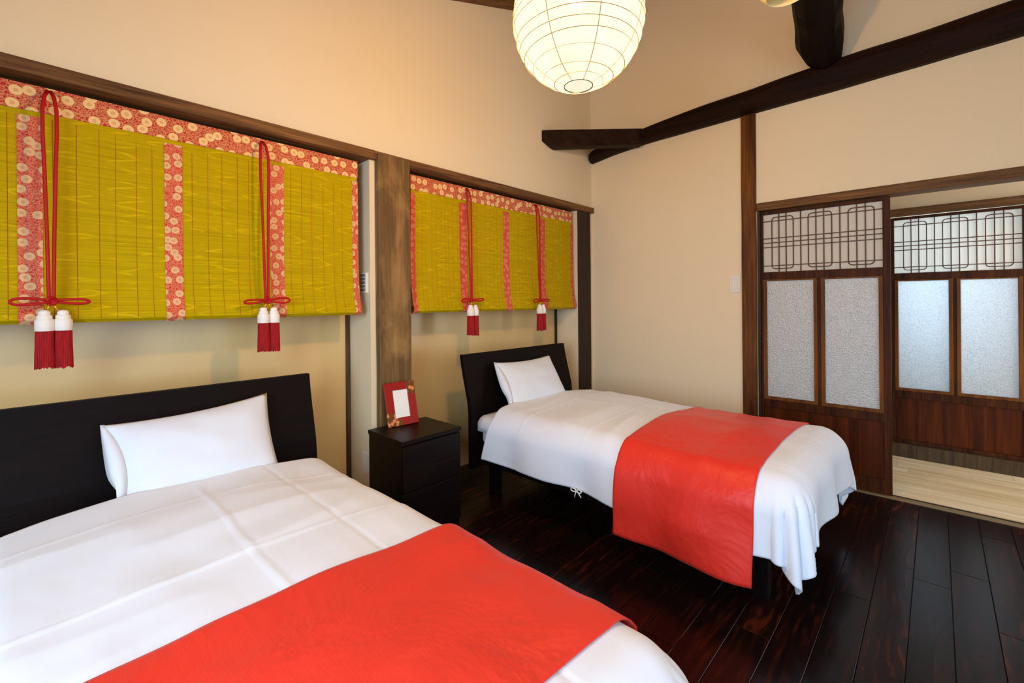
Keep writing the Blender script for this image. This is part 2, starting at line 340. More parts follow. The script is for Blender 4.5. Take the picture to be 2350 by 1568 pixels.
# right wall with the doorway
bm = bmesh.new()
prism(bm, [(0.30, 0), (-1.385, 0), (-1.385, 1.85), (-3.55, 1.85), (-3.55, 0), (YN, 0), (YN, 4.3), (.30, 4.3)], 0, 0.0, .12)
struct(obj('wall_right', bm, M['plaster']), 'cream plaster wall with the sliding door')
# near wall and far-left wall behind the camera, each with a window opening
bm = bmesh.new()
for a in ((XL, -4.35, 0, 4.3), (-1.85, .12, 0, 4.3), (-4.35, -1.85, 0, .3), (-4.35, -1.85, 2.0, 4.3)): box(bm, a[0], a[1], YN - .1, YN, a[2], a[3])
struct(obj('wall_near', bm, M['plaster']))
bm = bmesh.new()
for a in ((YN, -3.3, 0, 4.3), (-1.3, .3, 0, 4.3), (-3.3, -1.3, 0, .45), (-3.3, -1.3, 1.95, 4.3)): box(bm, XL - .1, XL, a[0], a[1], a[2], a[3])
struct(obj('wall_far_left', bm, M['plaster']))
w1 = struct(empty('window_1', (-3.1, YN, .3)))
bm = bmesh.new()
for x in (-4.35, -3.72, -3.1, -2.48, -1.89): box(bm, x, x + .04, YN - .06, YN - .02, .3, 2.0)
box(bm, -4.35, -1.85, YN - .06, YN - .02, .3, .35); box(bm, -4.35, -1.85, YN - .06, YN - .02, 1.95, 2.0); 
o = obj('window_frame', bm, M['post_dark'], w1); o.location = -w1.location
w2 = struct(empty('window_2', (XL, -2.3, .45)))
bm = bmesh.new()
for y in (-3.3, -2.32, -1.34): box(bm, XL - .06, XL - .02, y, y + .04, .45, 1.95)
box(bm, XL - .06, XL - .02, -3.3, -1.3, .45, .5); box(bm, XL - .06, XL - .02, -3.3, -1.3, 1.9, 1.95)
o = obj('window_frame', bm, M['post_dark'], w2); o.location = -w2.location
# ceiling: rises towards the right wall
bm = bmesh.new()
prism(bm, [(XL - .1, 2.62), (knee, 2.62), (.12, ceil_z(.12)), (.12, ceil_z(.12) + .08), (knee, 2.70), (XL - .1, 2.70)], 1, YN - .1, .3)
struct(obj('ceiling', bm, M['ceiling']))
# rafter along the left wall, under the slope
bm = bmesh.new()
zr = lambda x: 3.177 + .347 * (x + 1.647)
prism(bm, [(knee - .1, zr(knee - .1)), (0, zr(0)), (0, zr(0) + .116), (knee - .1, zr(knee - .1) + .116)], 1, -.10, -.001)
tag(obj('sloping_rafter', bm, M['rail']), 'grey-brown rafter sloping along the window wall above the paper lantern', 'rafter')
# hall: far wall with second doorway, ceiling, ends
bm = bmesh.new()
prism(bm, [(-.6, 0), (-2.04, 0), (-2.04, 1.83), (-3.7, 1.83), (-3.7, 0), (-3.95, 0), (-3.95, 2.4), (-.6, 2.4)], 0, 1.0, 1.12)
struct(obj('wall_hall', bm, M['plaster']), 'cream plaster wall on the far side of the hall')
struct(obj('wall_hall_end', bx(.12, 1.12, -.6, -.5, 0, 2.4), M['plaster']))
bm = bx(.12, .2, -4.05, -3.95, 0, 2.4); box(bm, .9, 1.12, -4.05, -3.95, 0, 2.4); box(bm, .2, .9, -4.05, -3.95, 2.05, 2.4)
struct(obj('wall_hall_near', bm, M['plaster']))
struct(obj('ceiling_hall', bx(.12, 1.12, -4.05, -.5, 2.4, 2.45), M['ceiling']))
# room beyond the hall
bm = bx(2.5, 2.6, -4.2, -.8, 0, 2.5); box(bm, 1.12, 2.5, -.8, -.7, 0, 2.5); box(bm, 1.12, 2.5, -4.2, -4.1, 0, 2.5)
struct(obj('wall_room_beyond', bm, M['plaster']))
struct(obj('floor_room_beyond', bx(1.12, 2.5, -4.1, -.8, -.05, .0), M['stand']))
struct(obj('ceiling_room_beyond', bx(1.12, 2.5, -4.1, -.8, 2.5, 2.55), M['ceiling']))

# ------------------------------------------------------------------ posts, lintels, beams
def rough_post(name, x0, x1, y0, y1, z0, z1, mat, amp=.002, bev=.006):
    bm = bmesh.new(); N = 24
    for s in range(N + 1):
        z = z0 + (z1 - z0) * s / N; a = amp
        j = [noise.noise(Vector((z * 3, k * 9.1, x0))) * a for k in range(4)]
        cor = [(x0 + j[0], y0 + j[1]), (x1 + j[2], y0 + j[1]), (x1 + j[2], y1 + j[3]), (x0 + j[0], y1 + j[3])]
        pts = []
        for i in range(4):
            p = Vector(cor[i]); q = Vector(cor[(i + 1) % 4]); d = (q - p).normalized(); pts += [p + d * bev, q - d * bev]
        ring = [bm.verts.new((p.x, p.y, z)) for p in pts]
        if s: 
            for k in range(8): bm.faces.new((prev[k], prev[(k + 1) % 8], ring[(k + 1) % 8], ring[k]))
        else: bm.faces.new(ring[::-1])
        prev = ring
    bm.faces.new(prev); return obj(name, bm, mat)
tag(rough_post('scraped_pillar', -2.206, -1.998, -.05, -.001, 0, 2.035, M['pillar']), 'wide scraped grey-brown wooden pillar between the two blinds', 'pillar')
tag(rough_post('corner_post', -.236, -.048, -.02, -.001, 0, 2.003, M['post_dark']), 'dark wooden post in the corner, right of the far blind', 'post')
tag(rough_post('door_post', -.02, -.0005, -1.379, -1.281, 0, 2.524, M['post']), 'amber-brown wooden post left of the sliding door, rising to the dark beam', 'post')
struct(obj('trim_5', bx(-.02, .11, -3.6, -1.38, 1.826, 1.882, bev=.004, seg=2), M['rail_y']), 'weathered wood lintel over the sliding door')
struct(obj('trim_6', bx(-.004, .12, -1.40, -1.381, 0, 1.826, bev=.002), M['post_dark']), 'dark jamb beside the amber post')
struct(obj('trim_7', bx(-.012, .06, -3.6, -1.39, -.012, .0045, bev=.002), M['metal']), 'pale threshold strip along the doorway')
struct(obj('trim_8', bx(.035, .042, -3.6, -1.39, .004, .009), M['wire']))
struct(obj('trim_9', bx(.955, .999, -3.9, -2.0, 1.822, 1.878, bev=.003), M['rail_y']), 'weathered lintel over the far door in the hall')
struct(obj('trim_10', bx(.975, 1.10, -3.9, -1.0, 0, .10, bev=.003), M['strip']), 'grey-brown sill under the far door in the hall')
struct(obj('trim_11', bx(.96, .999, -2.045, -1.95, 0, 1.822, bev=.003), M['post_dark']), 'dark jamb left of the far door')

# great curved beam on the right wall (runs along y)
bm = bmesh.new(); ring0 = None
bot = [(-.0, 2.452), (-.25, 2.486), (-.49, 2.507), (-.9, 2.517), (-1.28, 2.524), (-1.8, 2.531), (-2.3, 2.545), (-2.65, 2.558), (-3.4, 2.572), (-4.25, 2.58)]
top = [(-.0, 2.535), (-.25, 2.575), (-.53, 2.607), (-.9, 2.642), (-1.28, 2.666), (-1.8, 2.692), (-2.3, 2.708), (-2.65, 2.722), (-3.4, 2.74), (-4.25, 2.745)]
def interp(tb, y):
    for (a, za), (b, zb) in zip(tb, tb[1:]):
        if b <= y <= a: return za + (zb - za) * (y - a) / (b - a)
    return tb[-1][1] if y < tb[-1][0] else tb[0][1]
N = 70
for s in range(N + 1):
    y = -.02 - (4.2 - .02) * s / N; zb, zt = interp(bot, y), interp(top, y); w = .12 + .006 * noise.noise(Vector((y * 2, 3, 0)))
    zb += .004 * noise.noise(Vector((y * 4, 1, 0))); zt += .005 * noise.noise(Vector((y * 3.3, 7, 0)))
    if s == 0: w *= .62
    if s == 1: w *= .93
    h = zt - zb
    prof = [(-.0005, zb), (-w * .35, zb - .002), (-w * .75, zb + .012), (-w * .97, zb + h * .33), (-w, zb + h * .62), (-w * .95, zb + h * .9), (-w * .8, zt), (-.0005, zt + .004)]
    ring = [bm.verts.new((p[0], y, p[1])) for p in prof]
    if s:
        for k in range(len(ring)): bm.faces.new((prev[k], prev[(k + 1) % len(ring)], ring[(k + 1) % len(ring)], ring[k]))
    else: bm.faces.new(ring)
    prev = ring
bm.faces.new(prev[::-1])
tag(obj('curved_beam', bm, M['beam']), 'long dark curved beam running along the right wall above the door', 'beam')
# corner brace at 45 degrees between the window wall and the beam
A = Vector((-.714, 0)); B = Vector((-.10, -.557)); d = (B - A).normalized(); nn = Vector((-d.y, d.x))
if nn.x < 0: nn = -nn
L = (B - A).length
bm = bmesh.new()
sect = lambda t, zb, zt, wd: [(A + d * t, zb), (A + d * t + nn * wd, zb), (A + d * t + nn * wd, zt), (A + d * t, zt)]
tmax = L - .0
rows = [(0.0, 2.492, 2.578), (.055, 2.46, 2.582), (.11, 2.448, 2.585), (L * .5, 2.462, 2.595), (L, 2.482, 2.612)]
br = empty('corner_brace', (A.x, 0, 2.51))
prev = None
for i, (tt, zb, zt) in enumerate(rows):
    back = min(.085, 999)
    ps = []
    for (p, z) in sect(tt, zb, zt, .085):
        y = min(p.y, -.0005) if tt == 0 else p.y
        x = p.x if tt else (p.x - (p.y - y) * d.x / d.y if abs(p.y - y) > 1e-6 else p.x)
        if y > -.0005: x, y = p.x, -.0005
        ps.append((x, y, z))
    ring = [bm.verts.new(p) for p in ps]
    if prev:
        for k in range(4): bm.faces.new((prev[k], prev[(k + 1) % 4], ring[(k + 1) % 4], ring[k]))
    else: bm.faces.new(ring)
    prev = ring
bm.faces.new(prev[::-1])
bpy.data.objects.remove(br)
tag(obj('corner_brace', bm, M['brace']), 'short dark diagonal brace crossing the room corner under the lantern', 'brace')
# crooked natural log crossing the room, seated on the curved beam
bm = bmesh.new(); N = 34; n = 11; prev = None
def hardk(x):   # hewn swellings
    return noise.noise(Vector((x * 3.1, 0, 5))) * .020 + noise.noise(Vector((x * 8, 2, 1))) * .010
path = [(-.012, -1.803, 2.735, .080), (-.10, -1.803, 2.735, .092), (-.15, -1.800, 2.750, .108), (-.21, -1.797, 2.790, .126), (-.30, -1.803, 2.812, .122), (-.36, -1.811, 2.838, .115), (-.45, -1.825, 2.862, .125), (-.55, -1.832, 2.893, .120), (-.8, -1.863, 2.905, .120), (-1.2, -1.90, 2.90, .116), (-1.8, -1.92, 2.90, .12), (-2.3, -1.93, 2.90, .12)]
def lp(x):
    for a, b in zip(path, path[1:]):
        if b[0] <= x <= a[0]:
            f = (x - a[0]) / (b[0] - a[0]); return [a[i] + (b[i] - a[i]) * f for i in (1, 2, 3)]
    return list(path[-1][1:])
for s in range(N + 1):
    x = -.012 - 2.2 * s / N; cy, cz, R = lp(x)
    ring = []
    for k in range(n):
        a = 2 * math.pi * k / n; q = R * (1 + .07 * noise.noise(Vector((x * 2.5, math.cos(a) * 1.3, math.sin(a) * 1.3))) + .03 * math.cos(3 * a + x * 2))
        ring.append(bm.verts.new((x, cy + q * math.cos(a), cz + q * math.sin(a))))
    if s:
        for k in range(n): bm.faces.new((prev[k], prev[(k + 1) % n], ring[(k + 1) % n], ring[k]))
    else: bm.faces.new(ring)
    prev = ring
bm.faces.new(prev[::-1])
tag(obj('crooked_log', bm, M['log']), 'thick crooked dark log crossing overhead and resting on the curved beam', 'beam')
gp = empty('glass_pendant', (-1.48, -1.882, 2.475)); tag(gp, 'small cream glass pendant peeking in at the top edge beside the crooked log', 'lamp')
bm, _ = lathe(bmesh.new(), [(.072, -.068), (.094, -.045), (.103, -.01), (.098, .03), (.075, .07), (.03, .10), (.012, .11), (.010, .11), (.028, .096), (.072, .067), (.094, .03), (.099, -.01), (.090, -.044), (.070, -.066), (.072, -.068)], 32)
obj('glass_shade', bm, M['cream'], gp, smooth=True)
bm, _ = lathe(bmesh.new(), [(.001, -.05), (.02, -.046), (.033, -.03), (.036, -.008), (.028, .018), (.013, .035), (.012, .06), (.001, .06)], 20)
obj('bulb', bm, M['bulb'], gp, smooth=True)
obj('flex', tube(bmesh.new(), [(0, 0, .10), (0, 0, .30)], .004, 8), M['wire'], gp)

# ------------------------------------------------------------------ sliding doors
def slide_door(name, X, yo, ybot, label, cat=True):
    root = empty(name, (X, -1.745 + yo, ybot)); base = Vector((X, -1.745 + yo, ybot)); root['kind'] = 'structure'; root['label'] = label
    def P(nm, mat, y0, y1, z0, z1, d0=-.015, d1=.015, bev=.0015, par=None):
        cy, cz = (y0 + y1) / 2 + yo, (z0 + z1) / 2; cx = X + (d0 + d1) / 2
        o = obj(nm, bx(-(d1 - d0) / 2, (d1 - d0) / 2, -abs(y1 - y0) / 2, abs(y1 - y0) / 2, -(z1 - z0) / 2, (z1 - z0) / 2, bev=bev), M[mat], root if par is None else par)
        o.location = Vector((cx, cy, cz)) - (base if par is None else base + par.location); return o
    P('stile', 'door', -1.412, -1.383, ybot, 1.82); P('stile', 'door', -2.106, -2.07, ybot, 1.82)
    P('top_rail', 'door', -2.07, -1.412, 1.800, 1.82); P('middle_rail', 'door', -2.07, -1.412, 1.343, 1.394)
    P('lock_rail', 'door', -2.07, -1.412, .445, .500); P('bottom_rail', 'door', -2.07, -1.412, ybot, ybot + .09 if ybot < .05 else ybot + .03)
    P('mullion', 'door', -1.752, -1.733, .500, 1.343)
    for (a, b) in ((-1.412, -1.733), (-1.752, -2.07)):
        zl, zh = .500, 1.343; w = .021
        P('glazing_bead', 'door_bead', a, a - w, zl, zh, -.019, .010); P('glazing_bead', 'door_bead', b + w, b, zl, zh, -.019, .010)
        P('glazing_bead', 'door_bead', a - w, b + w, zl, zl + w, -.018, .009); P('glazing_bead', 'door_bead', a - w, b + w, zh - w * .5, zh, -.018, .009)
        g = P('glass_pane', 'glass', a - w * .8, b + w * .8, zl + w * .7, zh - w * .4, -.002, .002, bev=0); g['label'] = 'patterned frosted glass pane'
    P('paper_screen', 'washi', -2.07, -1.412, 1.394, 1.800, .0035, .006, bev=0)
    LB = M['lattice']
    for k in range(14):
        y = -1.466 - k * (.5635 / 13)
        if k in (0, 3, 5, 8, 10, 13): continue
        P('lattice_bar', 'lattice', y - .003, y + .003, 1.394, 1.800, -.006, .004, bev=0)
    for z in (1.752, 1.631, 1.600, 1.569, 1.439): P('lattice_bar', 'lattice', -2.07, -1.412, z - .0028, z + .0028, -.004, .004, bev=0)
    for (k0, k1) in ((0, 3), (5, 8), (10, 13)):
        ya = -1.466 - k0 * (.5635 / 13); yb = -1.466 - k1 * (.5635 / 13); za, zb, r = 1.417, 1.777, .022; pts = []
        for cy, cz, a0 in ((ya - r, zb - r, 0), (yb + r, zb - r, 90), (yb + r, za + r, 180), (ya - r, za + r, 270)):
            for q in range(5):
                a = math.radians(a0 + q * 22.5); pts.append((0, cy + r * math.cos(a) - (-1.745), cz + r * math.sin(a) - ybot))
        bm = tube(bmesh.new(), [(-.002, p[1], p[2]) for p in pts], .0034, 6, closed=True)
        o = obj('lattice_loop', bm, LB, root, smooth=True)
    nb = 5
    for k in range(nb):
        w = (2.07 - 1.412) / nb; y1 = -1.412 - k * w
        P('door_board', 'door_board', y1 - w, y1, ybot + .03, .445, -.004, .004, bev=.0012)
    return root
slide_door('door_1', .035, 0, .006, 'sliding door with curved lattice and frosted panes, nearest the amber post')
slide_door('door_2', 1.02, -.66, .10, 'matching sliding door seen across the hall, at the right edge')
d3 = slide_door('door_3', 1.058, -.66 - .70, .10, 'matching sliding door beyond the frame')

# ------------------------------------------------------------------ blinds
def blind(name, xs, edges, label, vert, cords):
    x0, x1 = edges; root = empty(name, ((x0 + x1) / 2, .04, 1.99)); base = root.location.copy(); tag(root, label, 'blind', None)
    prof = [(0.035, 1.985), (.034, 1.80), (.036, 1.6), (.034, 1.4), (.028, 1.28), (.016, 1.21), (.004, 1.172), (.004, 1.152), (.018, 1.140), (.045, 1.142), (.066, 1.155), (.075, 1.18)]
    def sheet(nm, a, b, mat, off, zlo, zhi, nx=24, thick=.003, sub=10, wav=.0015):
        pts = []
        for (pa, pb) in zip(prof, prof[1:]):
            for q in range(sub):
                f = q / sub; y = pa[0] + (pb[0] - pa[0]) * f; z = pa[1] + (pb[1] - pa[1]) * f; pts.append((y, z))
        pts.append(prof[-1]); pts = [p for i, p in enumerate(pts) if (zlo is None or (p[1] >= zlo and i < 75)) and p[1] <= zhi]
        nrm = []
        for i in range(len(pts)):
            p, q = pts[max(0, i - 1)], pts[min(len(pts) - 1, i + 1)]; t_ = Vector((q[0] - p[0], q[1] - p[1])).normalized(); nrm.append(Vector((t_.y, -t_.x)))
        vs, fs = [], []
        for side in (0, 1):
            for i, (y, z) in enumerate(pts):
                for k in range(nx + 1):
                    x = a + (b - a) * k / nx; w = wav * math.sin(x * 9 + z * 5) + wav * .6 * math.sin(x * 23 + 2); o_ = off + (thick if side == 0 else 0)
                    vs.append((x - base.x, y + nrm[i].x * o_ + w - base.y, z + nrm[i].y * o_ - base.z))
        n1 = nx + 1; T = len(pts) * n1
        for i in range(len(pts) - 1):
            for k in range(nx):
                q = (i * n1 + k, i * n1 + k + 1, (i + 1) * n1 + k + 1, (i + 1) * n1 + k); fs.append(q); fs.append(tuple(T + v for v in q[::-1]))
        for i in range(len(pts) - 1):
            for k in (0, nx): fs.append((i * n1 + k, (i + 1) * n1 + k, T + (i + 1) * n1 + k, T + i * n1 + k))
        for k in range(nx):
            for i in (0, len(pts) - 1): fs.append((i * n1 + k, i * n1 + k + 1, T + i * n1 + k + 1, T + i * n1 + k))
        bm = bmesh.new(); V = [bm.verts.new(v) for v in vs]
        for f in fs: bm.faces.new([V[i] for i in f])
        return obj(nm, bm, mat, root, smooth=False)
    sheet('bamboo_screen', x0 + .004, x1 - .004, M['bamboo'], 0, None, 3, 40)
    sheet('brocade_valance', x0, x1, M['brocade'], .0035, 1.875, 3, 40)['label'] = 'red brocade top band with cream flowers'
    for c in xs: sheet('brocade_strip', c - .031, c + .031, vert, .0035, None, 1.8745, 4)
    for (a, b) in ((x0, x0 + .034), (x1 - .034, x1)): sheet('brocade_edge', a, b, M['brocade_red'] if vert == M['brocade_red'] else vert, .0035, None, 1.8745, 3)
    bm = bmesh.new(); allx = sorted([x0 + .03] + list(xs) + [x1 - .03]); tx = []
    for a, b in zip(allx, allx[1:]):
        m_ = 6 if vert == M['brocade_v'] else 9
        for q in range(m_): tx.append(a + .035 + (b - a - .07) * (q + .5) / m_ + random.uniform(-.008, .008))
    for x in tx:
        pp = [(x - base.x, y - .0022 - base.y + .0015 * math.sin(x * 9 + z * 5) + .0009 * math.sin(x * 23 + 2) - .0012, z - base.z - (.004 if i > 7 else 0)) for i, (y, z) in enumerate(prof[:9]) if True]
        pp[0] = (pp[0][0], pp[0][1], 1.874 - base.z)
        tube(bm, pp[:8], .0009, 4)
    o = obj('stitching', bm, M['stitch'], root); o['kind'] = 'stuff'; o['label'] = 'thin red vertical stitch lines'
    # hanging rod behind the valance and little hooks
    tube_b = tube(bmesh.new(), [(x0 - base.x + .01, .055 - base.y, 1.975 - base.z), (x1 - base.x - .01, .055 - base.y, 1.975 - base.z)], .009, 10); obj('head_rod', tube_b, M['rail'], root, smooth=True)
    return root
M['stitch'] = flat('red_stitch_thread', (176, 86, 12), .7)
blind('bamboo_blind', (-3.537, -3.123, -2.713), (-3.955, -2.291), 'large green bamboo blind with floral brocade bands over the near bed', M['brocade_v'], None)
blind('bamboo_blind', (-1.525, -1.104, -.679), (-1.946, -.258), 'green bamboo blind between the scraped pillar and the corner post', M['brocade_red'], None)

# ------------------------------------------------------------------ tasselled cords
def tassel_cord(x, ztop, zk, label, lean, sag_l, sag_r, seed):
    rnd = random.Random(seed); Y = -.035; root = empty('tasselled_cord', (x, Y, zk)); tag(root, label, 'cord', 'tasselled cords hanging on the blinds')
    R = .0058
    for s in (-1, 1):
        pts = [(s * .004, .045, ztop - zk + .004), (s * .012, .03, ztop - zk - .02), (s * .0175, .018, ztop - zk - .07), (s * .0175, .016, ztop - zk - .16), (s * .014, .012, (ztop - zk) * .62), (s * .009, .006, (ztop - zk) * .3), (s * .0062, 0, .02), (s * .005, 0, 0)]
        obj('cord_strand', tube(bmesh.new(), pts, R, 8), M['cord'], root, smooth=True)
    # slanted bow loops
    for s, sag in ((-1, sag_l), (1, sag_r)):
        pts = []
        Lb = .098; hh = .0085 if s * lean > 0 else .012
        for q in range(22):
            a = q / 22 * 2 * math.pi; px = .5 * (1 - math.cos(a)); py = math.sin(a) * hh * (.35 + px)
            pts.append((s * Lb * px, -.006 - .006 * px, py + sag * px + (0.0)))
        obj('bow_loop', tube(bmesh.new(), pts, .0048, 8, closed=True), M['cord'], root, smooth=True)
    k = obj('knot', tube(bmesh.new(), [(.012 * math.cos(a), -.006 + .009 * math.sin(a * 2), .010 * math.sin(a)) for a in [2 * math.pi * q / 20 for q in range(20)]], .0068, 8, closed=True), M['cord'], root, smooth=True)
    for s in (-1, 1):
        cx = s * .0235 + .006
        obj('gold_ring', tube(bmesh.new(), [(s * .004, -.004, -.008), (cx * .6, -.004, -.036)], [.0034, .0042], 8), M['gold'], root, smooth=True)
        t_ = empty('tassel', (cx, -.004 + s * .003, -.033)); t_.parent = root
        capp = [(.001, .002), (.011, 0), (.0155, -.005), (.0155, -.011), (.0145, -.014), (.0195, -.018), (.0205, -.024), (.0195, -.028), (.0240, -.033), (.0250, -.040), (.0248, -.070), (.0235, -.0715)]
        bm, _ = lathe(bmesh.new(), capp, 24); obj('tassel_cap', bm, M['cap'], t_, smooth=True)
        nfr = 64; jag = [rnd.uniform(-.006, .004) for _ in range(nfr)]
        fp = [(.0225, -.068), (.0232, -.09), (.0236, -.12), (.0246, -.15), (.0256, -.196 - rnd.uniform(0, .008)), (.018, -.196), (.002, -.194)]
        bm, rings = lathe(bmesh.new(), fp, nfr, mod=lambda k, j: 1 + (.025 if k % 2 else -.02) * (1 if j < 5 else 0))
        for k_, v in enumerate(rings[4]): v.co.z += jag[k_]
        obj('tassel_fringe', bm, M['fringe'], t_)
    return root
G = 'near'
tassel_cord(-3.488, 1.966, 1.217, 'red tasselled cord nearest the left edge of the photo', 1, -.003, -.002, 1)
tassel_cord(-2.784, 1.962, 1.217, 'red tasselled cord on the right half of the large blind', -1, -.008, .000, 2)
tassel_cord(-1.511, 1.965, 1.215, 'red tasselled cord on the left half of the blind beside the scraped pillar', 1, -.004, .004, 3)
tassel_cord(-.790, 1.967, 1.212, 'red tasselled cord closest to the corner post', 1, -.006, .000, 4)

# ------------------------------------------------------------------ lantern
ln = empty('paper_lantern', LAMP); tag(ln, 'round white paper lantern with thin wire ribs, lit and hanging overhead', 'lamp')
RX, RZ = .2205, .230
def lr(z):   # radius at height
    c = max(0.0, 1 - (z / RZ) ** 2); return RX * math.sqrt(c)
zb, zt = -.2245, .2245
prof = []; ribs = []; z = 0
angs = [math.degrees(math.asin(zb / RZ))]
ribz = [-.2245, -.214, -.196, -.166, -.130, -.103, -.074, -.030, -.010, .022, .055, .075, .110, .135, .165, .195, .2245]
for a, b in zip(ribz, ribz[1:]):
    for q in range(4):
        f = q / 4; z = a + (b - a) * f; r_ = lr(z) - .0028 * math.sin(math.pi * f); prof.append((r_, z))
prof.append((lr(zt), zt))
bm, _ = lathe(bmesh.new(), prof, 64); obj('paper_shade', bm, M['lantern'], ln, smooth=True)
for z in ribz[1:-1]:
    r_ = lr(z) + .0003; tl = .006 * math.sin(z * 90)
    obj('wire_rib', tube(bmesh.new(), [(r_ * math.cos(a), r_ * math.sin(a), z + tl * math.cos(a + z * 40)) for a in [2 * math.pi * k / 56 for k in range(56)]], .0012, 4, closed=True), M['rib'], ln)
for k in range(8):
    a = 2 * math.pi * k / 8 + .15
    obj('paper_seam', tube(bmesh.new(), [((lr(z) + .0002) * math.cos(a), (lr(z) + .0002) * math.sin(a), z) for z in [zb + (zt - zb) * q / 28 for q in range(29)]], .0012, 4), M['rib'], ln)
for z in (zb, zt):
    obj('opening_ring', tube(bmesh.new(), [(lr(z) * math.cos(a), lr(z) * math.sin(a), z) for a in [2 * math.pi * k / 40 for k in range(40)]], .0014, 6, closed=True), M['wire'], ln)
bm, _ = lathe(bmesh.new(), [(.001, -.062), (.02, -.058), (.036, -.04), (.042, -.015), (.036, .012), (.018, .035), (.014, .06), (.001, .062)], 20)
b_ = obj('bulb', bm, M['bulb'], ln, smooth=True); b_.visible_shadow = True; b_.location = (0, 0, .11)
cz_ = ceil_z(LAMP.x)
bm, _ = lathe(bmesh.new(), [(.0005, zb + .006), (lr(zb) * .5, zb + .005), (lr(zb) - .001, zb + .003)], 40); obj('glow_disc', bm, M['disc'], ln, smooth=True)  # added emissive disc, stands in for the bright inside seen through the bottom opening
obj('flex', tube(bmesh.new(), [(0, 0, .16), (0, 0, cz_ - LAMP.z)], .004, 8), M['wire'], ln)
bm, _ = lathe(bmesh.new(), [(.001, cz_ - LAMP.z), (.04, cz_ - LAMP.z), (.04, cz_ - LAMP.z - .02), (.01, cz_ - LAMP.z - .035), (.001, cz_ - LAMP.z - .035)], 20); obj('ceiling_cup', bm, M['plastic'], ln, smooth=True)

# ------------------------------------------------------------------ wall plates
sw = tag(pbox('light_switch', M['plastic'], None, -.009, -.0002, -1.266, -1.196, 1.257, 1.380, bev=.002, seg=2), 'cream wall switch plate beside the amber door post', 'switch')
pbox('rocker', M['plastic'], sw, -.013, -.0085, -1.252, -1.212, 1.278, 1.360, bev=.0015)
wc = tag(pbox('wall_control', M['plastic'], None, -2.250, -2.2365, .022, .088, 1.258, 1.372, bev=.002, seg=2), 'white switch plate in the gap between the large blind and the scraped pillar', 'switch')
for k in range(5): pbox('key', M['plastic_dark'], wc, -2.2525, -2.2495, .032, .078, 1.268 + k * .0205, 1.282 + k * .0205)
ou = tag(pbox('wall_outlet', M['plastic'], None, -2.245, -2.2365, .020, .090, .235, .352, bev=.002, seg=2), 'white outlet plate low on the reveal beside the bedside table', 'outlet')
pbox('socket', M['plastic'], ou, -2.2465, -2.2445, .04, .07, .27, .32)

# ------------------------------------------------------------------ beds
def bed(cx, dx, tagname):
    hb = empty('single_bed', (cx, -1.05, 0)); tag(hb, tagname, 'bed'); base = hb.location.copy()
    w = .535
    prof = [(-.082, .865), (-.094, .80), (-.112, .72), (-.134, .64), (-.152, .57), (-.160, .50), (-.160, .16)]
    bm = bmesh.new(); rows = []
    for (y, z) in prof:
        rows.append([bm.verts.new((x, y - base.y - o_, z)) for x, o_ in ((-w, 0.0), (w, 0.0), (w, .028), (-w, .028))])
    for a, b in zip(rows, rows[1:]):
        for k in range(4): bm.faces.new((a[k], a[(k + 1) % 4], b[(k + 1) % 4], b[k]))
    bm.faces.new(rows[0]); bm.faces.new(rows[-1][::-1])
    es = [e for e in bm.edges if abs(e.calc_length()) > .2 and e.is_manifold and e.calc_face_angle(0) > .8]
    bmesh.ops.bevel(bm, geom=es, offset=.003, segments=1, affect='EDGES')
    obj('headboard', bm, M['bed'], hb)
    for s in (-1, 1): pbox('side_rail', M['bed'], hb, cx + s * .49 - .0125, cx + s * .49 + .0125, -1.90, -.19, .20, .30, bev=.003)
    pbox('foot_rail', M['bed'], hb, cx - .5025, cx + .5025, -1.925, -1.901, .20, .30, bev=.003)
    pbox('slat_base', M['bed'], hb, cx - .477, cx + .477, -1.90, -.19, .285, .305)
    for sx in (-1, 1):
        for yy in (-1.78, -.24): pbox('leg', M['bed'], hb, cx + sx * .38 - .03, cx + sx * .38 + .03, yy - .03, yy + .03, 0, .285, bev=.003)
    return hb
def rbox(x0, x1, y0, y1, z0, z1, r): return bx(x0, x1, y0, y1, z0, z1, bev=r, seg=4)
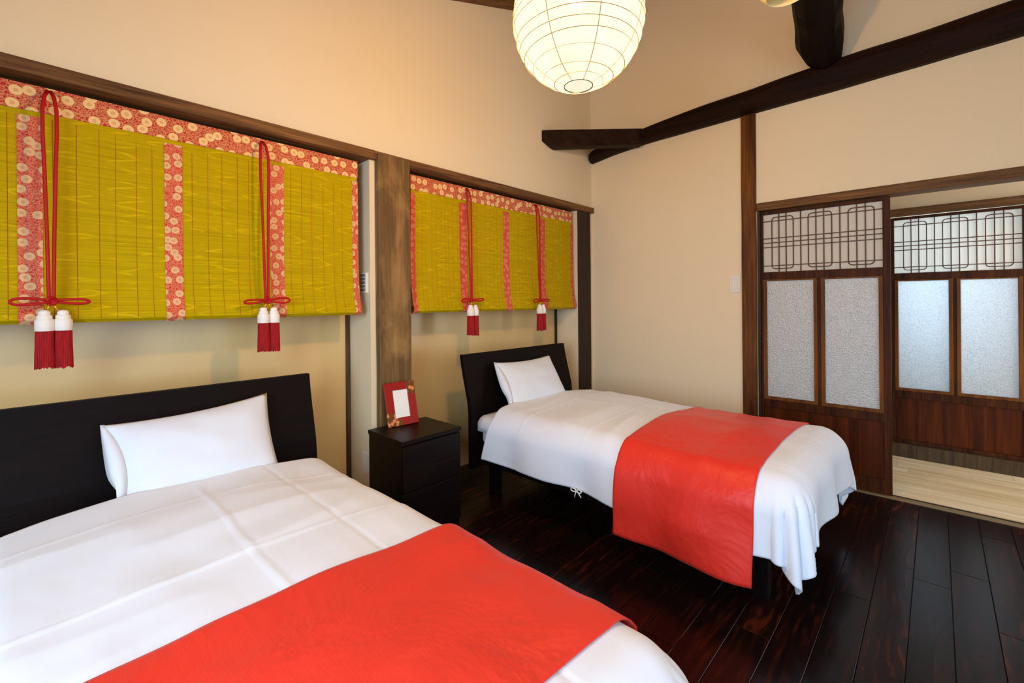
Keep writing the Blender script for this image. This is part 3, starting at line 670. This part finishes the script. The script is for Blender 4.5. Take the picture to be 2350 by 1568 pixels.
def sheetpos(s, t_, cx, W2, L, R, zt, seed, amp, off=0.0, crown=.03, fold=1.0):
    """s across (0 = middle), t_ along from the head edge coordinate (y) to the foot; beyond the flat top the cloth bends down"""
    ds = max(0.0, abs(s) - W2); sg = 1 if s >= 0 else -1; dt = max(0.0, -(t_) - L)
    d_ = math.hypot(ds, dt); bx_ = cx + sg * min(abs(s), W2); by = -min(-t_, L)
    f = min(1, abs(s) / (W2 + .1)); z = zt + crown * (1 - f ** 2) 
    z += amp * (noise.noise(Vector((bx_ * 2.3, by * 2.1, seed))) * .022 + noise.noise(Vector((bx_ * 6, by * 4, seed + 4))) * .006)
    z -= .018 * max(0, (-by - .9)) 
    z += amp * .007 * (1 - abs(noise.noise(Vector((bx_ * 1.6 + by * .5, by * 5.5 - bx_ * 1.2, seed + 2)))) * 2.2) * min(1, 3 * (1 - f ** 2) + .25)
    if off == 0 and amp > .5:
        z += .0035 * max(0, 1 - abs(s - .01) / .011) * (1 if by < -.45 else .3) + .003 * max(0, 1 - abs(by + .62 + .02 * bx_) / .010) + .0028 * max(0, 1 - abs(by + 1.0) / .010) - .003 * max(0, 1 - abs(s - .25) / .012)
    if d_ < 1e-6: return Vector((bx_, by, z + off))
    ux, uy = (sg * ds / d_, -dt / d_)
    Rr = R
    if d_ < Rr * math.pi / 2: out = Rr * math.sin(d_ / Rr); dn = Rr * (1 - math.cos(d_ / Rr))
    else: out = Rr; dn = Rr + (d_ - Rr * math.pi / 2)
    hang = max(0, d_ - Rr * .8)
    ang = math.atan2(dt, ds); cornerness = math.sin(2 * ang) if ds > 0 and dt > 0 else 0
    ph = (by * (1 if ds > 0 else 0) + bx_ * (1 if dt > 0 else 0)) * 13 + seed
    rip = math.sin(ph + 1.7 * noise.noise(Vector((by * 3, bx_ * 3, seed)))) * .017 * fold
    rip += cornerness * math.sin(ang * 15 + seed) * .034 * fold
    out += hang * 0.05 + rip * min(1, hang / .22) * (1.0)
    out += hang * cornerness * .04
    if off > 0 and ds > 0: out += min(1, hang / .22) * (.017 + .009 * math.sin((by * 9 + hang * 11)) + .006 * math.sin(by * 17 - hang * 14 + seed))
    if ds > 0 and dt == 0 and off == 0: by += .22 * hang * max(0, 1 - (-by - .36) / .4)
    return Vector((bx_ + ux * (out + off), by + uy * (out + off), z - dn + (off if d_ < R else off * .3)))
def drape(name, cx, W2, hangs, y0, y1, L, R, zt, seed, mat, label, cat, amp=1.0, off=0.0, thick=.006, ns=90, nt=110, crown=.03, fold=1.0, hemwave=.012, skew=0.0, parent=None):
    """cloth from head edge y0 to y1 measured along the cloth (foot hang included)"""
    Rq = R; bm = bmesh.new(); g = []
    ext = [W2 + h for h in hangs]
    for i in range(nt + 1):
        row = []
        for k in range(ns + 1):
            s = -ext[0] + (ext[0] + ext[1]) * k / ns; tt = y0 + (y1 - y0) * i / nt + skew * s
            hw = hemwave * noise.noise(Vector((tt * 5, seed, 0)))
            s2 = s * (1 + hw / max(.3, abs(s))) if abs(s) > W2 else s
            hw2 = hemwave * noise.noise(Vector((s * 5, seed + 9, 0))) * (1 if i > nt * .7 else 0)
            row.append(bm.verts.new(sheetpos(s2, tt + hw2 * (i / nt), cx, W2, L, R, zt, seed, amp, off, crown, fold)))
        g.append(row)
    for a, b in zip(g, g[1:]):
        for k in range(ns): bm.faces.new((a[k], a[k + 1], b[k + 1], b[k]))
    bmesh.ops.recalc_face_normals(bm, faces=bm.faces)
    o = obj(name, bm, mat, parent, smooth=True); md = o.modifiers.new('thickness', 'SOLIDIFY'); md.thickness = thick; md.offset = 1
    c_ = sum((f.normal.z for f in o.data.polygons), 0)
    if c_ < 0: md.offset = -1
    if label: tag(o, label, cat)
    return o, g
def make_bed(cx, which, seed):
    near = which == 'near'
    bed(cx, 0, 'dark espresso bed frame with leaning headboard, %s' % ('nearest the camera' if near else 'in the far corner of the room'))
    m = tag(obj('mattress', rbox(cx - .465, cx + .465, -1.86, -.20, .307, .47, .03), M['pad'], smooth=True), 'white mattress on the %s bed frame' % ('near' if near else 'far'), 'mattress')
    # fitted pad over the mattress top
    drape('mattress_pad', cx, .435, (.11, .11), -.195, -1.8, 3, .04, .478, seed + 3, M['sheet'], None, None, amp=.25, thick=.004, ns=40, nt=40, crown=.0, fold=.3, hemwave=.004, parent=m)
    d, g = drape('duvet', cx, .42, (.333, .333), -.36, -1.85 - .31, 1.85, .11, .520, seed, M['sheet'],
              'white cotton duvet spread over the %s bed' % ('near' if near else 'far'), 'duvet', amp=1.0, thick=.012, crown=.035, ns=190, nt=230)
    # tie strings at the hem of the duvet
    for yy, n_ in ((-.99, 3), (-1.225, 1)):
        bm = bmesh.new(); X = cx - .548; Z = .255
        if n_ == 3:
            for (dy, dz, ddy) in ((-.028, -.028, 0), (.012, -.036, 0), (-.034, .004, 0)): tube(bm, [(X, yy, Z), (X - .006, yy + dy * .5, Z + dz * .6 + .006), (X - .004, yy + dy, Z + dz)], .0028, 5)
            tube(bm, [(X - .005 , yy - .016 + .014 * math.cos(a), Z + .008 * math.sin(a)) for a in [2 * math.pi * q / 10 for q in range(10)]], .003, 5, closed=True)
            tube(bm, [(X - .005 , yy + .018 + .016 * math.cos(a), Z + .008 * math.sin(a)) for a in [2 * math.pi * q / 10 for q in range(10)]], .003, 5, closed=True)
        else: tube(bm, [(X, yy, Z), (X - .004, yy + .02, Z - .008)], .0035, 5)
        obj('tie_string', bm, M['hem'], d, smooth=True)
    rn, _ = drape('bed_runner', cx, .42, (.449, .30 if not near else .40), -1.215 if not near else -1.255, -1.80 if not near else -1.82, 1.85, .11, .520, seed, M['runner'],
              'red satin bed runner across the foot of the %s bed' % ('near' if near else 'far'), 'bed runner', amp=1.0, off=.016, thick=.003, ns=120, nt=60, crown=.035, fold=1.0, hemwave=.002)
make_bed(-1.125, 'far', 11.3)
make_bed(-3.158, 'near', 23.7)

# ------------------------------------------------------------------ pillows
def pillow(tl, tr, br, bl, thick, label, flap):
    tl, tr, br, bl = map(Vector, (tl, tr, br, bl)); c = (tl + tr + br + bl) / 4
    nrm = (tr - tl).cross(bl - tl).normalized()
    if nrm.y > 0: nrm = -nrm
    bm = bmesh.new(); N = 30; grids = []
    for side in (1, -1):
        g = []
        for i in range(N + 1):
            row = []
            for k in range(N + 1):
                u_, v_ = k / N, i / N
                # edges bow inwards between the pointed corners
                uu_, vv_ = u_ * 2 - 1, v_ * 2 - 1
                pu = uu_ * (1 - (.12 if uu_ < 0 else .05) * (1 - vv_ ** 2)); pv = vv_ * (1 - .11 * (1 - uu_ ** 2))
                a, b = (pu + 1) / 2, (pv + 1) / 2
                p = tl.lerp(tr, a).lerp(bl.lerp(br, a), b)
                h = (max(0, 1 - abs(uu_) ** 2.6) * max(0, 1 - abs(vv_) ** 2.6)) ** .62
                wr = noise.noise(Vector((uu_ * 2.5, vv_ * 2.5, c.x))) * .10 + .05 * math.sin((uu_ + vv_) * 9) * (abs(uu_ * vv_)) 
                row.append(bm.verts.new(p + nrm * (h * thick * (1 + wr) * (1 if side > 0 else .55) * side) if 0 < i < N and 0 < k < N or side > 0 else p))
            g.append(row)
        grids.append(g)
        for a, b in zip(g, g[1:]):
            for k in range(N):
                f = (a[k], a[k + 1], b[k + 1], b[k]); bm.faces.new(f if side > 0 else f[::-1])
    bmesh.ops.remove_doubles(bm, verts=bm.verts, dist=1e-5)
    o = obj('pillow', bm, M['pillowcase'], smooth=True); tag(o, label, 'pillow')
    # open flange of the pillowcase at the left side
    bm = bmesh.new(); dirx = (tl - tr).normalized(); rows = []; wd = (tr - tl).length
    for i in range(19):
        v_ = i / 18; e = tl.lerp(bl, v_); c_ = 1 - (2 * v_ - 1) ** 2; inner = e - dirx * (.5 * wd * .12 * c_ + .012)
        kink = .014 * math.exp(-((v_ - .72) / .12) ** 2)
        rows.append([bm.verts.new(inner + nrm * .020 * c_), bm.verts.new(e - dirx * (.012 * c_) + nrm * (.004 + .012 * c_ + kink)), bm.verts.new(e + dirx * (.004 * c_ - kink * 1.4) - nrm * .012 * c_), bm.verts.new(e - dirx * (.03 * c_) - nrm * .03 * c_)])
    for a, b in zip(rows, rows[1:]):
        for k in range(3): bm.faces.new((a[k], a[k + 1], b[k + 1], b[k]))
    f = obj('pillowcase_flap', bm, M['pillowcase'], o, smooth=True); md = f.modifiers.new('thickness', 'SOLIDIFY'); md.thickness = .002
    return o
pillow((-3.375, -.175, .780), (-2.832, -.170, .812), (-2.845, -.36, .515), (-3.352, -.37, .49), .062, 'white pillow leaning on the headboard of the near bed', .022)
pillow((-1.447, -.175, .802), (-.873, -.185, .800), (-.905, -.385, .52), (-1.495, -.38, .505), .062, 'white pillow leaning on the headboard of the far bed', .016)

# ------------------------------------------------------------------ bedside table and photo frame
ns_ = empty('bedside_table', (-2.11, -.24, 0)); tag(ns_, 'small black-brown bedside table between the two beds', 'table')
X0, X1, Y0, Y1, ZT = -2.30, -1.925, -.405, -.075, .52
pbox('tabletop', M['stand'], ns_, X0, X1, Y0, Y1, ZT - .022, ZT, bev=.002)
for (a, b) in ((X0 + .004, X0 + .022), (X1 - .022, X1 - .004)): pbox('side_panel', M['stand'], ns_, a, b, Y0 + .02, Y1 - .004, 0, ZT - .022, bev=.001)
pbox('back_panel', M['stand'], ns_, X0 + .022, X1 - .022, Y1 - .012, Y1 - .004, .03, ZT - .022)
for (z0, z1) in ((.262, .492), (.028, .258)):
    dr = pbox('drawer', M['stand'], ns_, X0 + .006, X1 - .006, Y0 + .002, Y0 + .0195, z0, z1, bev=.002)
pbox('plinth', M['stand'], ns_, X0 + .03, X1 - .03, Y0 + .04, Y0 + .06, 0, .026)
pf = empty('photo_frame', (-2.113, -.15, ZT)); tag(pf, 'red flower-decorated photo frame with white insert standing on the bedside table', 'photo frame')
pf.rotation_euler = (math.radians(-15), 0, math.radians(-6)); pf.location = (-2.118, -.142, ZT + .001)
FW, FH = .092, .238
bm = bmesh.new(); box(bm, -FW, -FW + .047, -.006, .006, 0, FH, bev=.002); box(bm, FW - .047, FW, -.006, .006, 0, FH, bev=.002)
box(bm, -FW + .047, FW - .047, -.006, .006, 0, .043, bev=.001); box(bm, -FW + .047, FW - .047, -.006, .006, FH - .043, FH, bev=.001)
obj('frame_border', bm, M['picframe'], pf)
obj('insert_card', bx(-FW + .045, FW - .045, .0, .004, .041, FH - .041), M['paperwhite'], pf)
obj('backing', bx(-FW + .004, FW - .004, .006, .010, .004, FH - .004), M['wire'], pf)
bm = bmesh.new(); prism(bm, [(.010, .16), (.010, .152), (.095, .024), (.101, .028)], 0, -.02, .02); obj('easel_leg', bm, M['wire'], pf)
